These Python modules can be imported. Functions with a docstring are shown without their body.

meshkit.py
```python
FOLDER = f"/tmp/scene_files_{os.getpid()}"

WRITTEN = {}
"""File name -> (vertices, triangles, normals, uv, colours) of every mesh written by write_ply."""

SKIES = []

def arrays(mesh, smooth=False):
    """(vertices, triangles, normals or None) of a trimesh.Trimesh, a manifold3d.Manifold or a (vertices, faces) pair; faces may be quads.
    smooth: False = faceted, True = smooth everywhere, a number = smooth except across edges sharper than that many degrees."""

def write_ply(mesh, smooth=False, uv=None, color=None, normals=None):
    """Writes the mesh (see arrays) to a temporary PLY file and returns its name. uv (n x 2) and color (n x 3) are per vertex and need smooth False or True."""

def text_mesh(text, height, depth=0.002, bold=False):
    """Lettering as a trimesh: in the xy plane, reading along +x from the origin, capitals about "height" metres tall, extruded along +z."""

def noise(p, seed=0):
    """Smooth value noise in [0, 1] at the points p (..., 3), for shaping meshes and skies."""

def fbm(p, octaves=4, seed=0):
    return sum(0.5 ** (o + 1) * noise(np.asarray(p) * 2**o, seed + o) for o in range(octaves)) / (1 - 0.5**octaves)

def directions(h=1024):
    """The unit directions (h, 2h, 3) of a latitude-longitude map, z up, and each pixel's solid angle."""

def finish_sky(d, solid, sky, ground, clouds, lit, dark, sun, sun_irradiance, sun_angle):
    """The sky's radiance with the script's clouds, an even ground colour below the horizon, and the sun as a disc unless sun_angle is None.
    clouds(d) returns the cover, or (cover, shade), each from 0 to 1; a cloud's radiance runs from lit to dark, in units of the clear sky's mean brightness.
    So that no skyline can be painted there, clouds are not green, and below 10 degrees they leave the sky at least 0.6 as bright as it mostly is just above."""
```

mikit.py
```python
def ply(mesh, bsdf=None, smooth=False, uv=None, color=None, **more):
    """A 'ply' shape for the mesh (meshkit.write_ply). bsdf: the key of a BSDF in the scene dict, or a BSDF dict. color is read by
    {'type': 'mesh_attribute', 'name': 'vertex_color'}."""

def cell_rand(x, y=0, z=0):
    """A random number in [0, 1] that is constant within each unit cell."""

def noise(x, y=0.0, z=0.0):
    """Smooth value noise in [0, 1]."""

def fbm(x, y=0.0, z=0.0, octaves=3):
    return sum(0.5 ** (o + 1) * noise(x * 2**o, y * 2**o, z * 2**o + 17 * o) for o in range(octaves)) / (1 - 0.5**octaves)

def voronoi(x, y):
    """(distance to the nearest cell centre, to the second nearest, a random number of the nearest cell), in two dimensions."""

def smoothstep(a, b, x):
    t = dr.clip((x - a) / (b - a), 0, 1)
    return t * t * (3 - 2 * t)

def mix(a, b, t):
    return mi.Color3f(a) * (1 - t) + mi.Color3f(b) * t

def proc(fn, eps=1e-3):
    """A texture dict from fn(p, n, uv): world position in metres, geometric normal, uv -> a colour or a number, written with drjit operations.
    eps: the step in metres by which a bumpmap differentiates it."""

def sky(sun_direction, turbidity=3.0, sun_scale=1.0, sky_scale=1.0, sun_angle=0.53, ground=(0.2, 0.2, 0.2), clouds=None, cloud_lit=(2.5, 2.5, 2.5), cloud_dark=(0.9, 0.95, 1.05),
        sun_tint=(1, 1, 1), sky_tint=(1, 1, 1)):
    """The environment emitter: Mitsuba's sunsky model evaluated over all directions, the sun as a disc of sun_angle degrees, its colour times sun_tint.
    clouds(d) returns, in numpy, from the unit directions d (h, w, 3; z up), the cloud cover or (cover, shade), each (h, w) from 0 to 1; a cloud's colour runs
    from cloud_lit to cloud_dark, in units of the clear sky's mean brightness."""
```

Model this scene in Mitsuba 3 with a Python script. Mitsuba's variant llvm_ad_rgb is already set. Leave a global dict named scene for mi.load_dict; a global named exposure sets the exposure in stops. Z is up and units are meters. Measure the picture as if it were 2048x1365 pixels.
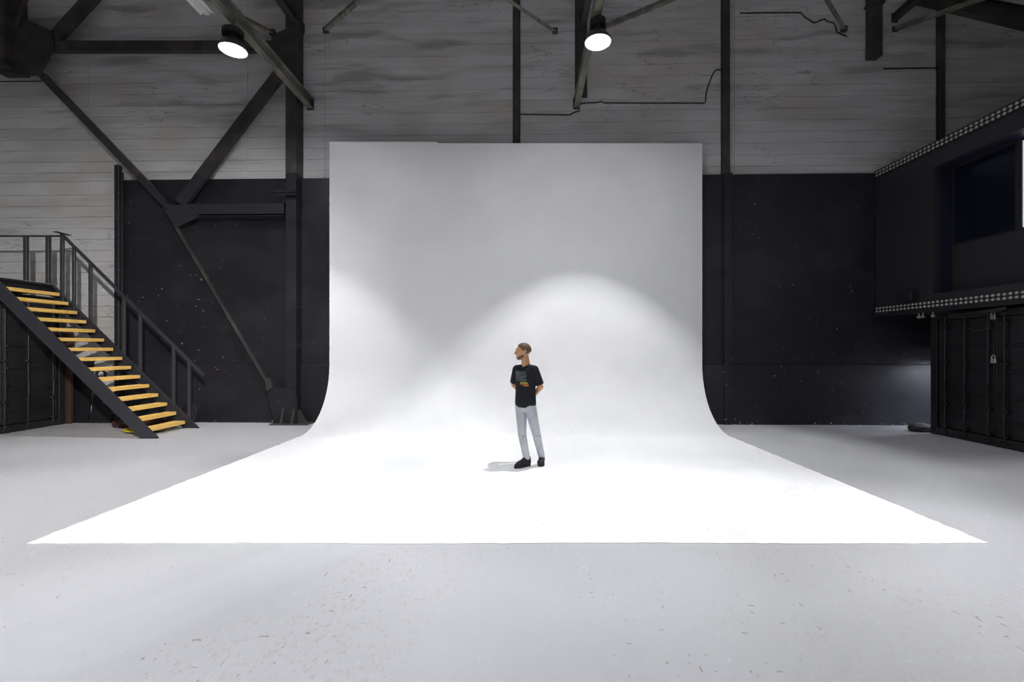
import math, random
import numpy as np, trimesh, mitsuba as mi, drjit as dr, manifold3d as m3
import mikit, meshkit
from mikit import noise, fbm, smoothstep, mix, proc
from shapely.geometry import Polygon, Point, box as sbox

T = mi.ScalarTransform4f
scene, labels = {}, {}
rng = random.Random(7)
PI = math.pi

# ---------------------------------------------------------------- camera, light, exposure
F, CX, CY, H = 910.0, 1045.0, 697.0, 1.754            # focal length and vanishing point in pixels of 2048 x 1365, eye height
scene['camera'] = {'type': 'perspective', 'fov': 2 * math.degrees(math.atan(1024 / F)), 'fov_axis': 'x', 'near_clip': 0.05, 'far_clip': 100.0,
                   'principal_point_offset_x': -(CX - 1024) / 2048, 'principal_point_offset_y': -(CY - 682.5) / 1365,
                   'to_world': T().look_at(origin=[0, 0, H], target=[0, 1, H], up=[0, 0, 1])}
exposure = 0.0
LAMP_SPOT, LAMP_GLOW = 58.0, 138.0                     # beam (W/sr) and face radiance of a high bay lamp
LAMPS = [(-5.0, 7.86, 6.9), (1.27, 7.66, 6.9)]         # in view
FLOOD = 740.0                                          # W/sr of the unseen flood light added behind the camera, aimed at the stairs
LAMPS_ADDED = [(-5.0, 1.9, 6.9), (1.27, 1.9, 6.9), (7.4, 1.9, 6.9), (-5.0, -4.0, 6.9), (1.27, -4.0, 6.9)]  # unseen lamps added to light the hall and the foreground floor

# ---------------------------------------------------------------- names and keys
def numbered(name):
    if name not in labels and name not in scene and not any(k.startswith(name + '__') for k in scene):
        return name
    i = 1
    while True:
        k = f'{name}_{i:03d}'
        if k not in labels and k not in scene and not any(q.startswith(k + '__') for q in scene):
            return k
        i += 1

def thing(name, label, cat, group=None, kind=None):
    key = numbered(name)
    labels[key] = {'label': label, 'category': cat}
    if group: labels[key]['group'] = group
    if kind: labels[key]['kind'] = kind
    return key

def obj(name, mesh, mat, parent=None, smooth=False, label=None, **more):
    key = numbered(parent + '__' + name if parent else name)
    if hasattr(mesh, 'faces') or isinstance(mesh, tuple) or hasattr(mesh, 'to_mesh'):
        mesh = mikit.ply(mesh, mat, smooth=smooth)
    scene[key] = {**mesh, **more}
    if label: labels.setdefault(key, {})['label'] = label
    return key

def struct(name, mesh, mat, label, smooth=False):
    key = obj(name, mesh, mat, None, smooth)
    labels[key] = {'label': label, 'kind': 'structure', 'category': name.split('_')[0]}
    return key

# ---------------------------------------------------------------- projection and the back wall's frame
def at(px, py, D):
    return np.array([(px - CX) * D / F, D, H + (CY - py) * D / F])

YAW = -math.atan(0.025)
WO = np.array([0, 10.71, 0.0])
WR = np.array([[math.cos(YAW), -math.sin(YAW), 0], [math.sin(YAW), math.cos(YAW), 0], [0, 0, 1]])
WM = np.eye(4); WM[:3, :3] = WR; WM[:3, 3] = WO

def wl(px, py, off=0.0):
    """pixel -> (u, z) on the plane that stands off metres in front of the upper wall."""
    d = WR.T @ np.array([(px - CX) / F, 1.0, (CY - py) / F]); o = WR.T @ (np.array([0, 0, H]) - WO)
    t = (-off - o[1]) / d[1]
    p = o + t * d
    return np.array([p[0], p[2]])

def wall(mesh):
    m = mesh.copy(); m.apply_transform(WM); return m

# ---------------------------------------------------------------- mesh helpers
def cat(*ms): return trimesh.util.concatenate(list(ms))

def cbox(lo, hi, b=0.004):
    lo, hi = np.minimum(lo, hi).astype(float), np.maximum(lo, hi).astype(float)
    b = min(b, 0.45 * (hi - lo).min())
    pts = []
    for s in np.ndindex(2, 2, 2):
        c = np.where(np.array(s) == 1, hi, lo); d = np.where(np.array(s) == 1, -1, 1) * b
        for k in range(3):
            p = c + d; p[k] = c[k]; pts.append(p)
    return trimesh.convex.convex_hull(np.array(pts)) if b > 1e-6 else trimesh.creation.box(bounds=[lo, hi])

def pbox(lo, hi): return trimesh.creation.box(bounds=[np.minimum(lo, hi), np.maximum(lo, hi)])

def frame(p, q, up=(0, 0, 1)):
    p, q, up = (np.asarray(a, float) for a in (p, q, up))
    z = (q - p) / np.linalg.norm(q - p)
    x = np.cross(up, z); x /= np.linalg.norm(x)
    m = np.eye(4); m[:3, 0], m[:3, 1], m[:3, 2], m[:3, 3] = x, np.cross(z, x), z, p
    return m, np.linalg.norm(q - p)

def bar(p, q, prof, up=(0, 0, 1)):
    """extrude the 2-D profile (x sideways, y along up) from p to q."""
    m, L = frame(p, q, up)
    s = trimesh.creation.extrude_polygon(prof, L, engine='earcut')
    s.apply_transform(m); return s

def rect(w, h, cx=0, cy=0): return sbox(cx - w / 2, cy - h / 2, cx + w / 2, cy + h / 2)
def I_(w, h, tf=.014, tw=.01): return rect(w, tf, 0, h/2 - tf/2).union(rect(w, tf, 0, -h/2 + tf/2)).union(rect(tw, h))
def C_(w, h, t=.012, s=1): return rect(t, h, -s*(w/2 - t/2), 0).union(rect(w, t, 0, h/2 - t/2)).union(rect(w, t, 0, -h/2 + t/2))
def L_(w, h, t=.01, sx=1, sy=1): return rect(t, h, sx*(w/2 - t/2), 0).union(rect(w, t, 0, sy*(h/2 - t/2)))

def tube(pts, r, n=8, closed=False):
    pts = np.asarray(pts, float)
    P = len(pts)
    tan = (np.roll(pts, -1, 0) - np.roll(pts, 1, 0)) if closed else np.gradient(pts, axis=0)
    tan /= np.linalg.norm(tan, axis=1, keepdims=True)
    a = np.cross(tan[0], [0.3, 0.2, 0.93]); a /= np.linalg.norm(a)
    rings = []
    for k in range(P):
        a = a - tan[k] * (a @ tan[k]); a /= np.linalg.norm(a); b = np.cross(tan[k], a)
        ang = np.arange(n) * 2 * PI / n
        rings.append(pts[k] + r * (np.cos(ang)[:, None] * a + np.sin(ang)[:, None] * b))
    v = np.vstack(rings); f = []
    for k in range(P if closed else P - 1):
        k2 = (k + 1) % P
        for j in range(n):
            j2 = (j + 1) % n
            f += [[k*n+j, k*n+j2, k2*n+j2], [k*n+j, k2*n+j2, k2*n+j]]
    if not closed:
        v = np.vstack([v, pts[0], pts[-1]])
        for j in range(n):
            f += [[(j+1) % n, j, P*n], [(P-1)*n+j, (P-1)*n+(j+1) % n, P*n+1]]
    m = trimesh.Trimesh(v, np.array(f), process=False); m.fix_normals(); return m

def spline(pts, n=40):
    from scipy.interpolate import CubicSpline
    pts = np.asarray(pts, float); s = np.r_[0, np.cumsum(np.linalg.norm(np.diff(pts, axis=0), axis=1))]
    return CubicSpline(s, pts)(np.linspace(0, s[-1], n))

def lathe(prof, n=32, at=(0, 0, 0)):
    m = trimesh.creation.revolve(np.array(prof, float), sections=n); m.fix_normals(); m.apply_translation(at); return m

def plate(poly, t, off):
    """a plate on the back wall: poly in (u, z), standing from off - t to off in front of it."""
    m = trimesh.creation.extrude_polygon(poly if isinstance(poly, Polygon) else Polygon(poly), t, engine='earcut')
    M = np.array([[1, 0, 0, 0], [0, 0, -1, -(off - t)], [0, 1, 0, 0], [0, 0, 0, 1.0]])
    m.apply_transform(M); m.fix_normals(); return wall(m)

def wbar(a, b, off, prof, flip=False):
    """a bar along the back wall between (u, z) points; profile x across, y outwards."""
    p, q = np.array([a[0], -off, a[1]]), np.array([b[0], -off, b[1]])
    return wall(bar(p, q, prof, (0, -1, 0)))

def dome(u, z, off, r=.014):
    m = trimesh.creation.icosphere(1, r); m.apply_scale([1, .7, 1]); m.apply_translation([u, -off, z]); return wall(m)

# ---------------------------------------------------------------- materials
def rgb(*c): return {'type': 'rgb', 'value': list(c)}
def pr(name, color, rough=.5, metal=0., spec=.5, bump=None, bscale=.002, **more):
    b = {'type': 'principled', 'base_color': rgb(*color) if isinstance(color, tuple) else proc(color), 'roughness': rough, 'metallic': metal, 'specular': spec, **more}
    if bump is not None:
        b = {'type': 'bumpmap', 'arbitrary': proc(bump), 'scale': bscale, 'bsdf': b}
    scene[name] = {'type': 'twosided', 'bsdf': b}
    return name

def floor_color(p, n, uv):
    x, y = p.x, p.y
    big = fbm(x * .35 + 3, y * .35, 0, 3)
    c = mix((.47, .47, .49), (.41, .41, .42), smoothstep(.35, .7, big))
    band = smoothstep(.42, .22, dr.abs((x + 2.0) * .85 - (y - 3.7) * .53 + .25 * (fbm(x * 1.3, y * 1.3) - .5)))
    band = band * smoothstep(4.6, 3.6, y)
    zone = smoothstep(.40, .62, fbm(x * .8 + 9, y * .8 + 4, 0, 3)) * (1 - .9 * band)
    near = smoothstep(9.5, 3.5, y)
    fine = smoothstep(.55, .85, fbm(x * 55, y * 40, 0, 3)) * zone * near
    spot = smoothstep(.93, .96, noise(x * 42 + 50, y * 30)) * smoothstep(.4, .6, noise(x * 1.7, y * 1.7 + 30)) * near
    c = mix(c, (.40, .385, .36), fine * .6)
    c = mix(c, (.20, .185, .16), spot * .7)
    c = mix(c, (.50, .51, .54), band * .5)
    light = smoothstep(.95, .97, noise(x * 37 + 7, y * 31 + 70))
    return mix(c, (.6, .6, .62), light * .4)
pr('mat_floor', floor_color, .55, spec=.25, bump=lambda p, n, uv: fbm(p.x * 30, p.y * 30, 0, 3), bscale=.0025)

def cyc_color(p, n, uv):
    x, y, z = p.x, p.y, p.z
    on = smoothstep(.25, .0, z)
    c = mix((.86, .86, .865), (.82, .82, .83), smoothstep(.45, .75, fbm(x * .6, (y + z) * .6 + 5, 0, 3)))
    scuff = smoothstep(.6, .8, fbm(x * 40, y * 22, 0, 3)) * smoothstep(.5, .7, fbm(x * 1.1 + 4, y * 1.1, 0, 2)) * on
    c = mix(c, (.62, .60, .57), scuff * .35)
    edge = smoothstep(5.2, 4.1, y) * smoothstep(.5, .75, fbm(x * 3, y * 3, 0, 3)) * on
    return mix(c, (.78, .74, .69), edge * .4)
pr('mat_cyclorama', cyc_color, .6, spec=.2)

def wall_color(p, n, uv):
    x, z = p.x * .995 + p.z * .03, p.z - p.x * .02
    warp = fbm(x * .45, z * .8, 3, 3)
    streak = fbm(x * .45 + 7, z * 4.2 + 1.3 * warp, 0, 4)
    c = mix((.58, .57, .575), (.47, .46, .46), smoothstep(.40, .72, streak))
    c = mix(c, (.47, .44, .395), smoothstep(.50, .78, fbm(x * .6 + 20, z * 1.1, 0, 3)) * .7)
    grime = smoothstep(.52, .80, fbm(x * .55 + 40, z * 3.8 + 1.2 * warp, 0, 5)) * smoothstep(6.0, 8.2, z)
    c = mix(c, (.20, .195, .19), grime * .6)
    crack = smoothstep(.012, .003, dr.abs(fbm(x * 1.1 + 3, z * 5.5 + 2 * warp, 2, 4) - .5)) * smoothstep(.50, .64, fbm(x * .9, z * .9 + 60, 0, 2))
    return mix(c, (.14, .135, .13), crack * .55)
def wall_bump(p, n, uv):
    x, z = p.x * .995 + p.z * .03, p.z - p.x * .02
    w = fbm(x * .8, z * 1.5, 1, 2)
    wr = fbm(x * 1.0 + 1.2 * w, z * 8 + 2 * w, 0, 4)
    return wr + .12 * fbm(x * 18, z * 30, 0, 2)
pr('mat_wall_gray', wall_color, .75, spec=.15, bump=wall_bump, bscale=.016)

def black_color(p, n, uv):
    x, z = p.x, p.z
    c = mix((.012, .012, .016), (.018, .018, .023), smoothstep(.4, .7, fbm(x * 1.1, z * 1.6, 0, 3)))
    chip = smoothstep(.968, .978, noise(x * 24, z * 24, 2)) * smoothstep(.45, .6, fbm(x * .8, z * .8 + 4, 0, 2))
    low = smoothstep(.80, .84, noise(x * 26, z * 26, 9)) * smoothstep(.10, .02, z + .08 * noise(x * 3, 4))
    return mix(c, (.42, .42, .43), dr.maximum(chip, low))
pr('mat_wall_black', black_color, .48, spec=.45, bump=lambda p, n, uv: fbm(p.x * 9, p.z * 9, 0, 3), bscale=.003)

def steel_color(p, n, uv):
    s = fbm(p.x * 2.2 + p.y, p.z * 2.2, p.y, 3)
    return mix((.035, .033, .033), (.062, .055, .048), smoothstep(.4, .7, s))
pr('mat_steel', steel_color, .6, spec=.4)
def beam_color(p, n, uv):
    s = fbm(p.x * 8, p.y * 3, p.z * 8, 3)
    return mix((.10, .10, .085), (.20, .19, .155), smoothstep(.35, .7, s))
pr('mat_beam', beam_color, .6, spec=.35)
pr('mat_black_steel', (.024, .024, .029), .42, spec=.5)
pr('mat_dark_steel', (.012, .012, .015), .5, spec=.4)
pr('mat_container', lambda p, n, uv: mix((.011, .011, .013), (.018, .018, .021), fbm(p.x, p.y * 2, p.z * 2, 3)), .38, spec=.5)
pr('mat_cabin', (.020, .020, .024), .5, spec=.4)
pr('mat_stair_steel', (.032, .032, .038), .4, spec=.5)
def wood_color(p, n, uv):
    g = fbm(p.x * 60, p.y * 2.5, p.z * 60, 3)
    c = mix((.82, .53, .16), (.68, .41, .11), smoothstep(.35, .7, g))
    kn = smoothstep(.87, .92, noise(p.x * 8, p.y * 7 + 3, p.z * 11))
    return mix(c, (.08, .04, .015), kn * .8)
pr('mat_timber', wood_color, .55, spec=.3)
pr('mat_zinc', (.45, .45, .47), .4, metal=.6)
pr('mat_lamp_body', (.015, .015, .018), .45)
pr('mat_lamp_bell', (.05, .05, .055), .35, metal=.3)
pr('mat_white_metal', (.72, .72, .72), .45)
pr('mat_led', (.40, .40, .38), .5)
pr('mat_led_wire', (.20, .20, .19), .5)
pr('mat_rubber', (.012, .012, .012), .6)
pr('mat_yellow', (.62, .50, .03), .5)
pr('mat_blue', (.04, .14, .34), .5)
pr('mat_rust', (.055, .022, .016), .7)
pr('mat_padlock', (.62, .61, .58), .3, metal=.7)
pr('mat_cabin_blue', (.012, .014, .028), .35)
pr('mat_roof', (.34, .34, .345), .8)  # unseen roof, lightened to bounce light onto the upper wall
pr('mat_grey_room', (.58, .58, .59), .8)  # walls out of view, kept pale to bounce light into the hall
pr('mat_dark_glass', (.004, .006, .013), .18, spec=.35)

# ---------------------------------------------------------------- room shell
XL, XR, YB, ZC = -14.0, 13.4, -10.0, 10.6
fl = pbox([XL - .3, YB - .3, -.25], [XR + .3, 11.6, 0])
floor = struct('floor', fl, 'mat_floor', 'pale grey worn concrete floor of the hall')
struct('ceiling', pbox([XL - .3, YB - .3, ZC], [XR + .3, 11.6, ZC + .2]), 'mat_roof', 'mid grey roof deck above the steel beams')
struct('wall_left', pbox([XL - .25, YB, 0], [XL, 11.3, ZC]), 'mat_grey_room', 'grey side wall on the left of the hall')
struct('wall_right', pbox([XR, YB, 0], [XR + .25, 11.3, ZC]), 'mat_grey_room', 'pale grey side wall on the right of the hall')
struct('wall_front', pbox([XL, YB - .25, 0], [XR, YB, ZC]), 'mat_grey_room', 'grey wall behind the camera')

Z1, Z2 = 1.385, 5.77                     # top of the plinth, top of the black paint
MID, PLI = 0.10, 0.15                    # how far the black band and the plinth stand proud of the upper wall
UB = -9.55                               # left end of the black band
wb = struct('wall_back', wall(pbox([-14.4, .0, 0], [13.8, .3, ZC])), 'mat_wall_gray', 'back wall of the hall, grey painted masonry above and black paint below')
zj, joint = [6.776 + .267 * k for k in range(-25, 15)], .0045
ublk = [-14.4, -10.43, -6.55, -4.69, -.10, 4.92, 9.72, 13.8]
def course_piece(u0, u1, z0, z1, d):
    return wall(cbox([u0 + joint/2, -d, z0 + joint/2], [u1 - joint/2, .05, z1 - joint/2], .003))
for u0, u1 in zip(ublk[:-1], ublk[1:]):
    edges = [Z2] + [z for z in zj if Z2 + .06 < z < ZC - .1] + [ZC]
    for z0, z1 in zip(edges[:-1], edges[1:]):
        obj('course', course_piece(u0, u1, z0, z1, .030 + .008 * rng.random()), 'mat_wall_gray', wb)
for u0, u1 in ((-14.4, -10.43), (-10.43, UB)):
    edges = [0.0] + [z for z in zj if 0.1 < z < Z2 - .1] + [Z2]
    for z0, z1 in zip(edges[:-1], edges[1:]):
        obj('course', course_piece(u0, u1, z0, z1, .030 + .006 * rng.random()), 'mat_wall_gray', wb)
obj('black_band', wall(cbox([UB, -MID, Z1 - .05], [13.8, .05, Z2], .008)), 'mat_wall_black', wb, label='black painted band across the back wall')
obj('plinth', wall(cbox([UB - .02, -PLI, 0], [13.8, .05, Z1], .012)), 'mat_wall_black', wb, label='black painted plinth along the foot of the back wall')
obj('plinth', wall(cbox([-14.4, -PLI + .04, 0], [UB - .02, .05, Z1 + .02], .012)), 'mat_wall_gray', wb)

# ---------------------------------------------------------------- cyclorama
cy = thing('cyclorama', 'huge white infinity cove backdrop curving from the back wall onto the floor', 'backdrop')
RC, YC, DB, DF = 1.40, 8.98, 10.38, 4.08
def cyc_x(s):   # left and right edge: s = 0 on the wall, 1 at the floor's front
    return -4.405 - .035 * s, 4.10 + .085 * s
def cyc_sheet(prof, th, xs):
    """prof: list of (y, z, ny, nz) front surface points with their normals; xs: callable s, k -> x."""
    n, m = len(prof), xs.shape[1]
    v = []
    for layer in (0, 1):
        for i, (y, z, ny, nz) in enumerate(prof):
            for j in range(m):
                v.append([xs[i, j], y - layer * th * ny, z - layer * th * nz])
    f = []
    g = lambda l, i, j: l * n * m + i * m + j
    for i in range(n - 1):
        for j in range(m - 1):
            f += [[g(0,i,j), g(0,i,j+1), g(0,i+1,j+1)], [g(0,i,j), g(0,i+1,j+1), g(0,i+1,j)], [g(1,i,j), g(1,i+1,j+1), g(1,i,j+1)], [g(1,i,j), g(1,i+1,j), g(1,i+1,j+1)]]
    for i in range(n - 1):
        for j in (0, m - 1):
            q = [g(0,i,j), g(0,i+1,j), g(1,i+1,j), g(1,i,j)]; f += [[q[0], q[1], q[2]], [q[0], q[2], q[3]]]
    for j in range(m - 1):
        for i in (0, n - 1):
            q = [g(0,i,j), g(0,i,j+1), g(1,i,j+1), g(1,i,j)]; f += [[q[0], q[1], q[2]], [q[0], q[2], q[3]]]
    t = trimesh.Trimesh(np.array(v), np.array(f), process=False); t.fix_normals(); return t
xa, xb = cyc_x(0), cyc_x(.2)
xsplit = (875 - CX) * DB / F
def panel_piece(x0, x1, ztop):
    pts = np.array([[x0, RC], [x1, RC], [x1, ztop], [x0, ztop]])
    m = trimesh.creation.extrude_polygon(Polygon(pts), .05, engine='earcut')
    m.apply_transform(np.array([[1, 0, 0, 0], [0, 0, -1, DB + .05], [0, 1, 0, 0], [0, 0, 0, 1.0]])); m.fix_normals(); return m
obj('wall_panel', panel_piece(xa[0], xsplit, 6.468), 'mat_cyclorama', cy)
obj('wall_panel', panel_piece(xsplit, xa[1], 6.435), 'mat_cyclorama', cy)
th = np.linspace(0, PI / 2, 33)
prof = [(YC + RC * math.cos(a), RC - RC * math.sin(a), -math.cos(a), math.sin(a)) for a in th]
xs = np.array([np.linspace(*cyc_x(.2 * i / 32), 3) for i in range(33)])
obj('cove', cyc_sheet(prof, .012, xs), 'mat_cyclorama', cy, smooth=40)
fr = np.random.default_rng(3)
xsf = np.array([np.linspace(*cyc_x(.2 + .8 * i / 60), 3) for i in range(61)]); xsf[:, 0] += fr.normal(0, .006, 61); xsf[:, 2] += fr.normal(0, .006, 61)
m_ = 90
front = np.linspace(cyc_x(1)[0], cyc_x(1)[1], m_)
poly = [(x, DF + .006 * math.sin(x * 1.7) + fr.normal(0, .003)) for x in front] + [(xsf[i, 2], YC + (DF - YC) * i / 60) for i in range(59, -1, -1)] + [(xsf[i, 0], YC + (DF - YC) * i / 60) for i in range(0, 60)]
fp = trimesh.creation.extrude_polygon(Polygon(poly), .010, engine='earcut'); fp.apply_translation([0, 0, -.004])
obj('floor_panel', fp, 'mat_cyclorama', cy)
# timber battens that carry the panels off the wall, seen from the side only
for x in np.linspace(xa[0] + .15, xa[1] - .15, 6):
    yw = 10.71 - .025 * x - MID
    obj('batten', pbox([x - .03, DB + .0502, 1.5], [x + .03, yw - .006, 5.70]), 'mat_timber', cy)

# ---------------------------------------------------------------- steel columns, posts and bracing on the back wall
fr_ = thing('braced_steel_frame', 'dark riveted steel column with diagonal braces against the back wall left of the white backdrop', 'steel frame')
OC = .37                                                      # front of the column
ua, ub_ = wl(571, 500, OC)[0], wl(592, 500, OC)[0]
uc = (ua + ub_) / 2
def column_piece(z0, z1, mat, w):
    prof = I_(OC - .02, w, .02, .02)                          # x: along the wall's normal after the turn below
    m = trimesh.creation.extrude_polygon(prof, z1 - z0, engine='earcut')
    R = np.array([[0, 1, 0, uc], [-1, 0, 0, -(OC - .02)/2 - .0], [0, 0, 1, z0], [0, 0, 0, 1.0]])
    m.apply_transform(R); m.fix_normals(); return wall(m)
w_col = ub_ - ua
def boxcol(z0, z1, w):
    m = cbox([uc - w/2, -OC, z0], [uc + w/2, -OC + .018, z1], .003)
    n = cbox([uc - w/2, -.06, z0], [uc + w/2, -.03, z1], .003)
    s = cbox([uc - .3*w, -OC + .01, z0], [uc - .3*w + .015, -.04, z1], .002)
    s2 = cbox([uc + .5*w - .017, -OC + .01, z0], [uc + .5*w, -.04, z1], .002)
    return wall(cat(m, n, s, s2))
obj('column', boxcol(0.02, 5.80, w_col), 'mat_wall_black', fr_)
obj('column', boxcol(5.80, ZC - .02, w_col), 'mat_steel', fr_, label='upper column, bare dark brown steel')
# base plate and stiffeners
b0, b1 = wl(545, 850, OC)[0], wl(619, 850, OC)[0]
obj('base_plate', wall(cbox([b0, -OC - .14, 0], [b1, -.16, .03], .004)), 'mat_steel', fr_)
for px in (565.5, 587):
    u = wl(px, 835, OC + .05)[0]
    tri = trimesh.creation.extrude_polygon(Polygon([(0, 0), (.14, 0), (.03, .33), (0, .33)]), .055, engine='earcut')
    tri.apply_transform(np.array([[0, 0, 1, u - .0275], [-1, 0, 0, -OC], [0, 1, 0, .03], [0, 0, 0, 1.0]])); tri.fix_normals()
    obj('stiffener', wall(tri), 'mat_steel', fr_)
tri = plate([(uc + w_col/2, .03), (uc + w_col/2 + .235, .03), (uc + w_col/2 + .05, .34), (uc + w_col/2, .34)], .05, OC - .04)
obj('stiffener', tri, 'mat_steel', fr_)
# shelf bracket on the column
p0, p1 = wl(548, 386, OC + .05), wl(598, 390, OC)
obj('bracket', wall(cat(cbox([p0[0], -OC - .16, p0[1] - .01], [p1[0], -OC + .05, p0[1] + .01], .003),
                        cbox([p0[0] + .08, -OC - .10, p0[1] - .07], [p1[0] - .04, -OC - .085, p0[1] - .01], .002))), 'mat_black_steel', fr_)
# braces
OB = .30
def W(px, py, off=OB): return wl(px, py, off)
def brace(a, b, w, mat, d=.09, prof=None, off=OB):
    return obj('brace', wbar(a, b, off, prof if prof is not None else C_(w, d, .012, 1).union(rect(w, .012, 0, d/2 - .006)), ), mat, fr_)
def chan(w, d): return rect(w, .012, 0, d/2 - .006).union(rect(.012, d, w/2 - .006, 0)).union(rect(.012, d, -w/2 + .006, 0))
zp = Z2
def split(a, b, z):
    t = (z - a[1]) / (b[1] - a[1]); return a + (b - a) * t
node = W(350, 425)
a, b = W(86, 152), W(332, 408)
brace(a, split(a, b, zp), .15, 'mat_steel', prof=chan(.15, .10)); brace(split(a, b, zp), b, .15, 'mat_black_steel', prof=chan(.15, .10))
a, b = W(566, 140), W(362, 408)
brace(a, split(a, b, zp), .27, 'mat_steel', prof=chan(.27, .09)); brace(split(a, b, zp), b, .27, 'mat_black_steel', prof=chan(.27, .09))
a, b = W(348, 446), W(534, 764)
brace(a, b, .05, 'mat_steel', prof=L_(.05, .06, .012, 1, 1))
brace(W(100, 88), W(190, -10), .3, 'mat_steel', prof=chan(.30, .10))
obj('beam', wbar(W(104, 94.5), W(571, 94.5), OB, chan(.235, .12)), 'mat_steel', fr_)
zt, zm, zb_ = W(450, 409)[1], W(450, 430)[1], W(450, 434.5)[1]
uL, uR = W(368, 420)[0], W(570, 420)[0]
obj('beam', wall(cat(cbox([uL, -OB - .05, zm], [uR, -OB - .035, zt], .002), cbox([uL, -OB - .05, zt - .014], [uR, -MID, zt], .002), cbox([uL, -OB - .09, zb_], [uR, -MID, zb_ + .014], .002))), 'mat_black_steel', fr_)
# gusset plates with rivets
def gusset(pts, off, mat, rivets=(), r=.016):
    g = obj('gusset_plate', plate([W(px, py, off) for px, py in pts], .016, off), mat, fr_)
    for px, py in rivets:
        u, z = W(px, py, off)
        obj('rivet', dome(u, z, off, r), mat, g, smooth=True)
    return g
gusset([(322, 404), (346, 409), (380, 413), (400, 433), (352, 455), (338, 436)], OB + .075, 'mat_black_steel',
       [(325 + 6 * k, 418 + 6.2 * k) for k in range(5)] + [(356 + 6.5 * k, 434) for k in range(5)] + [(338, 420), (345, 425), (351, 417)])
gusset([(-6, 22), (18, 22), (100, 60), (108, 90), (104, 106), (80, 152), (36, 150), (30, 146), (-6, 146)], OB + .085, 'mat_steel',
       [(81 + 7.5 * i, 90 + 8 * j) for i in range(4) for j in range(2)] + [(60 + 7 * i, 132 + 6 * j) for i in range(3) for j in range(2)] + [(70 + 9 * i, 60 + 4 * i) for i in range(3)])
gusset([(543, 70), (572, 58), (572, 165), (562, 165), (541, 118)], OB + .075, 'mat_steel', [(547 + 7 * i, 84 + 8 * j) for i in range(3) for j in range(3)])
OG = OC + .02
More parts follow.
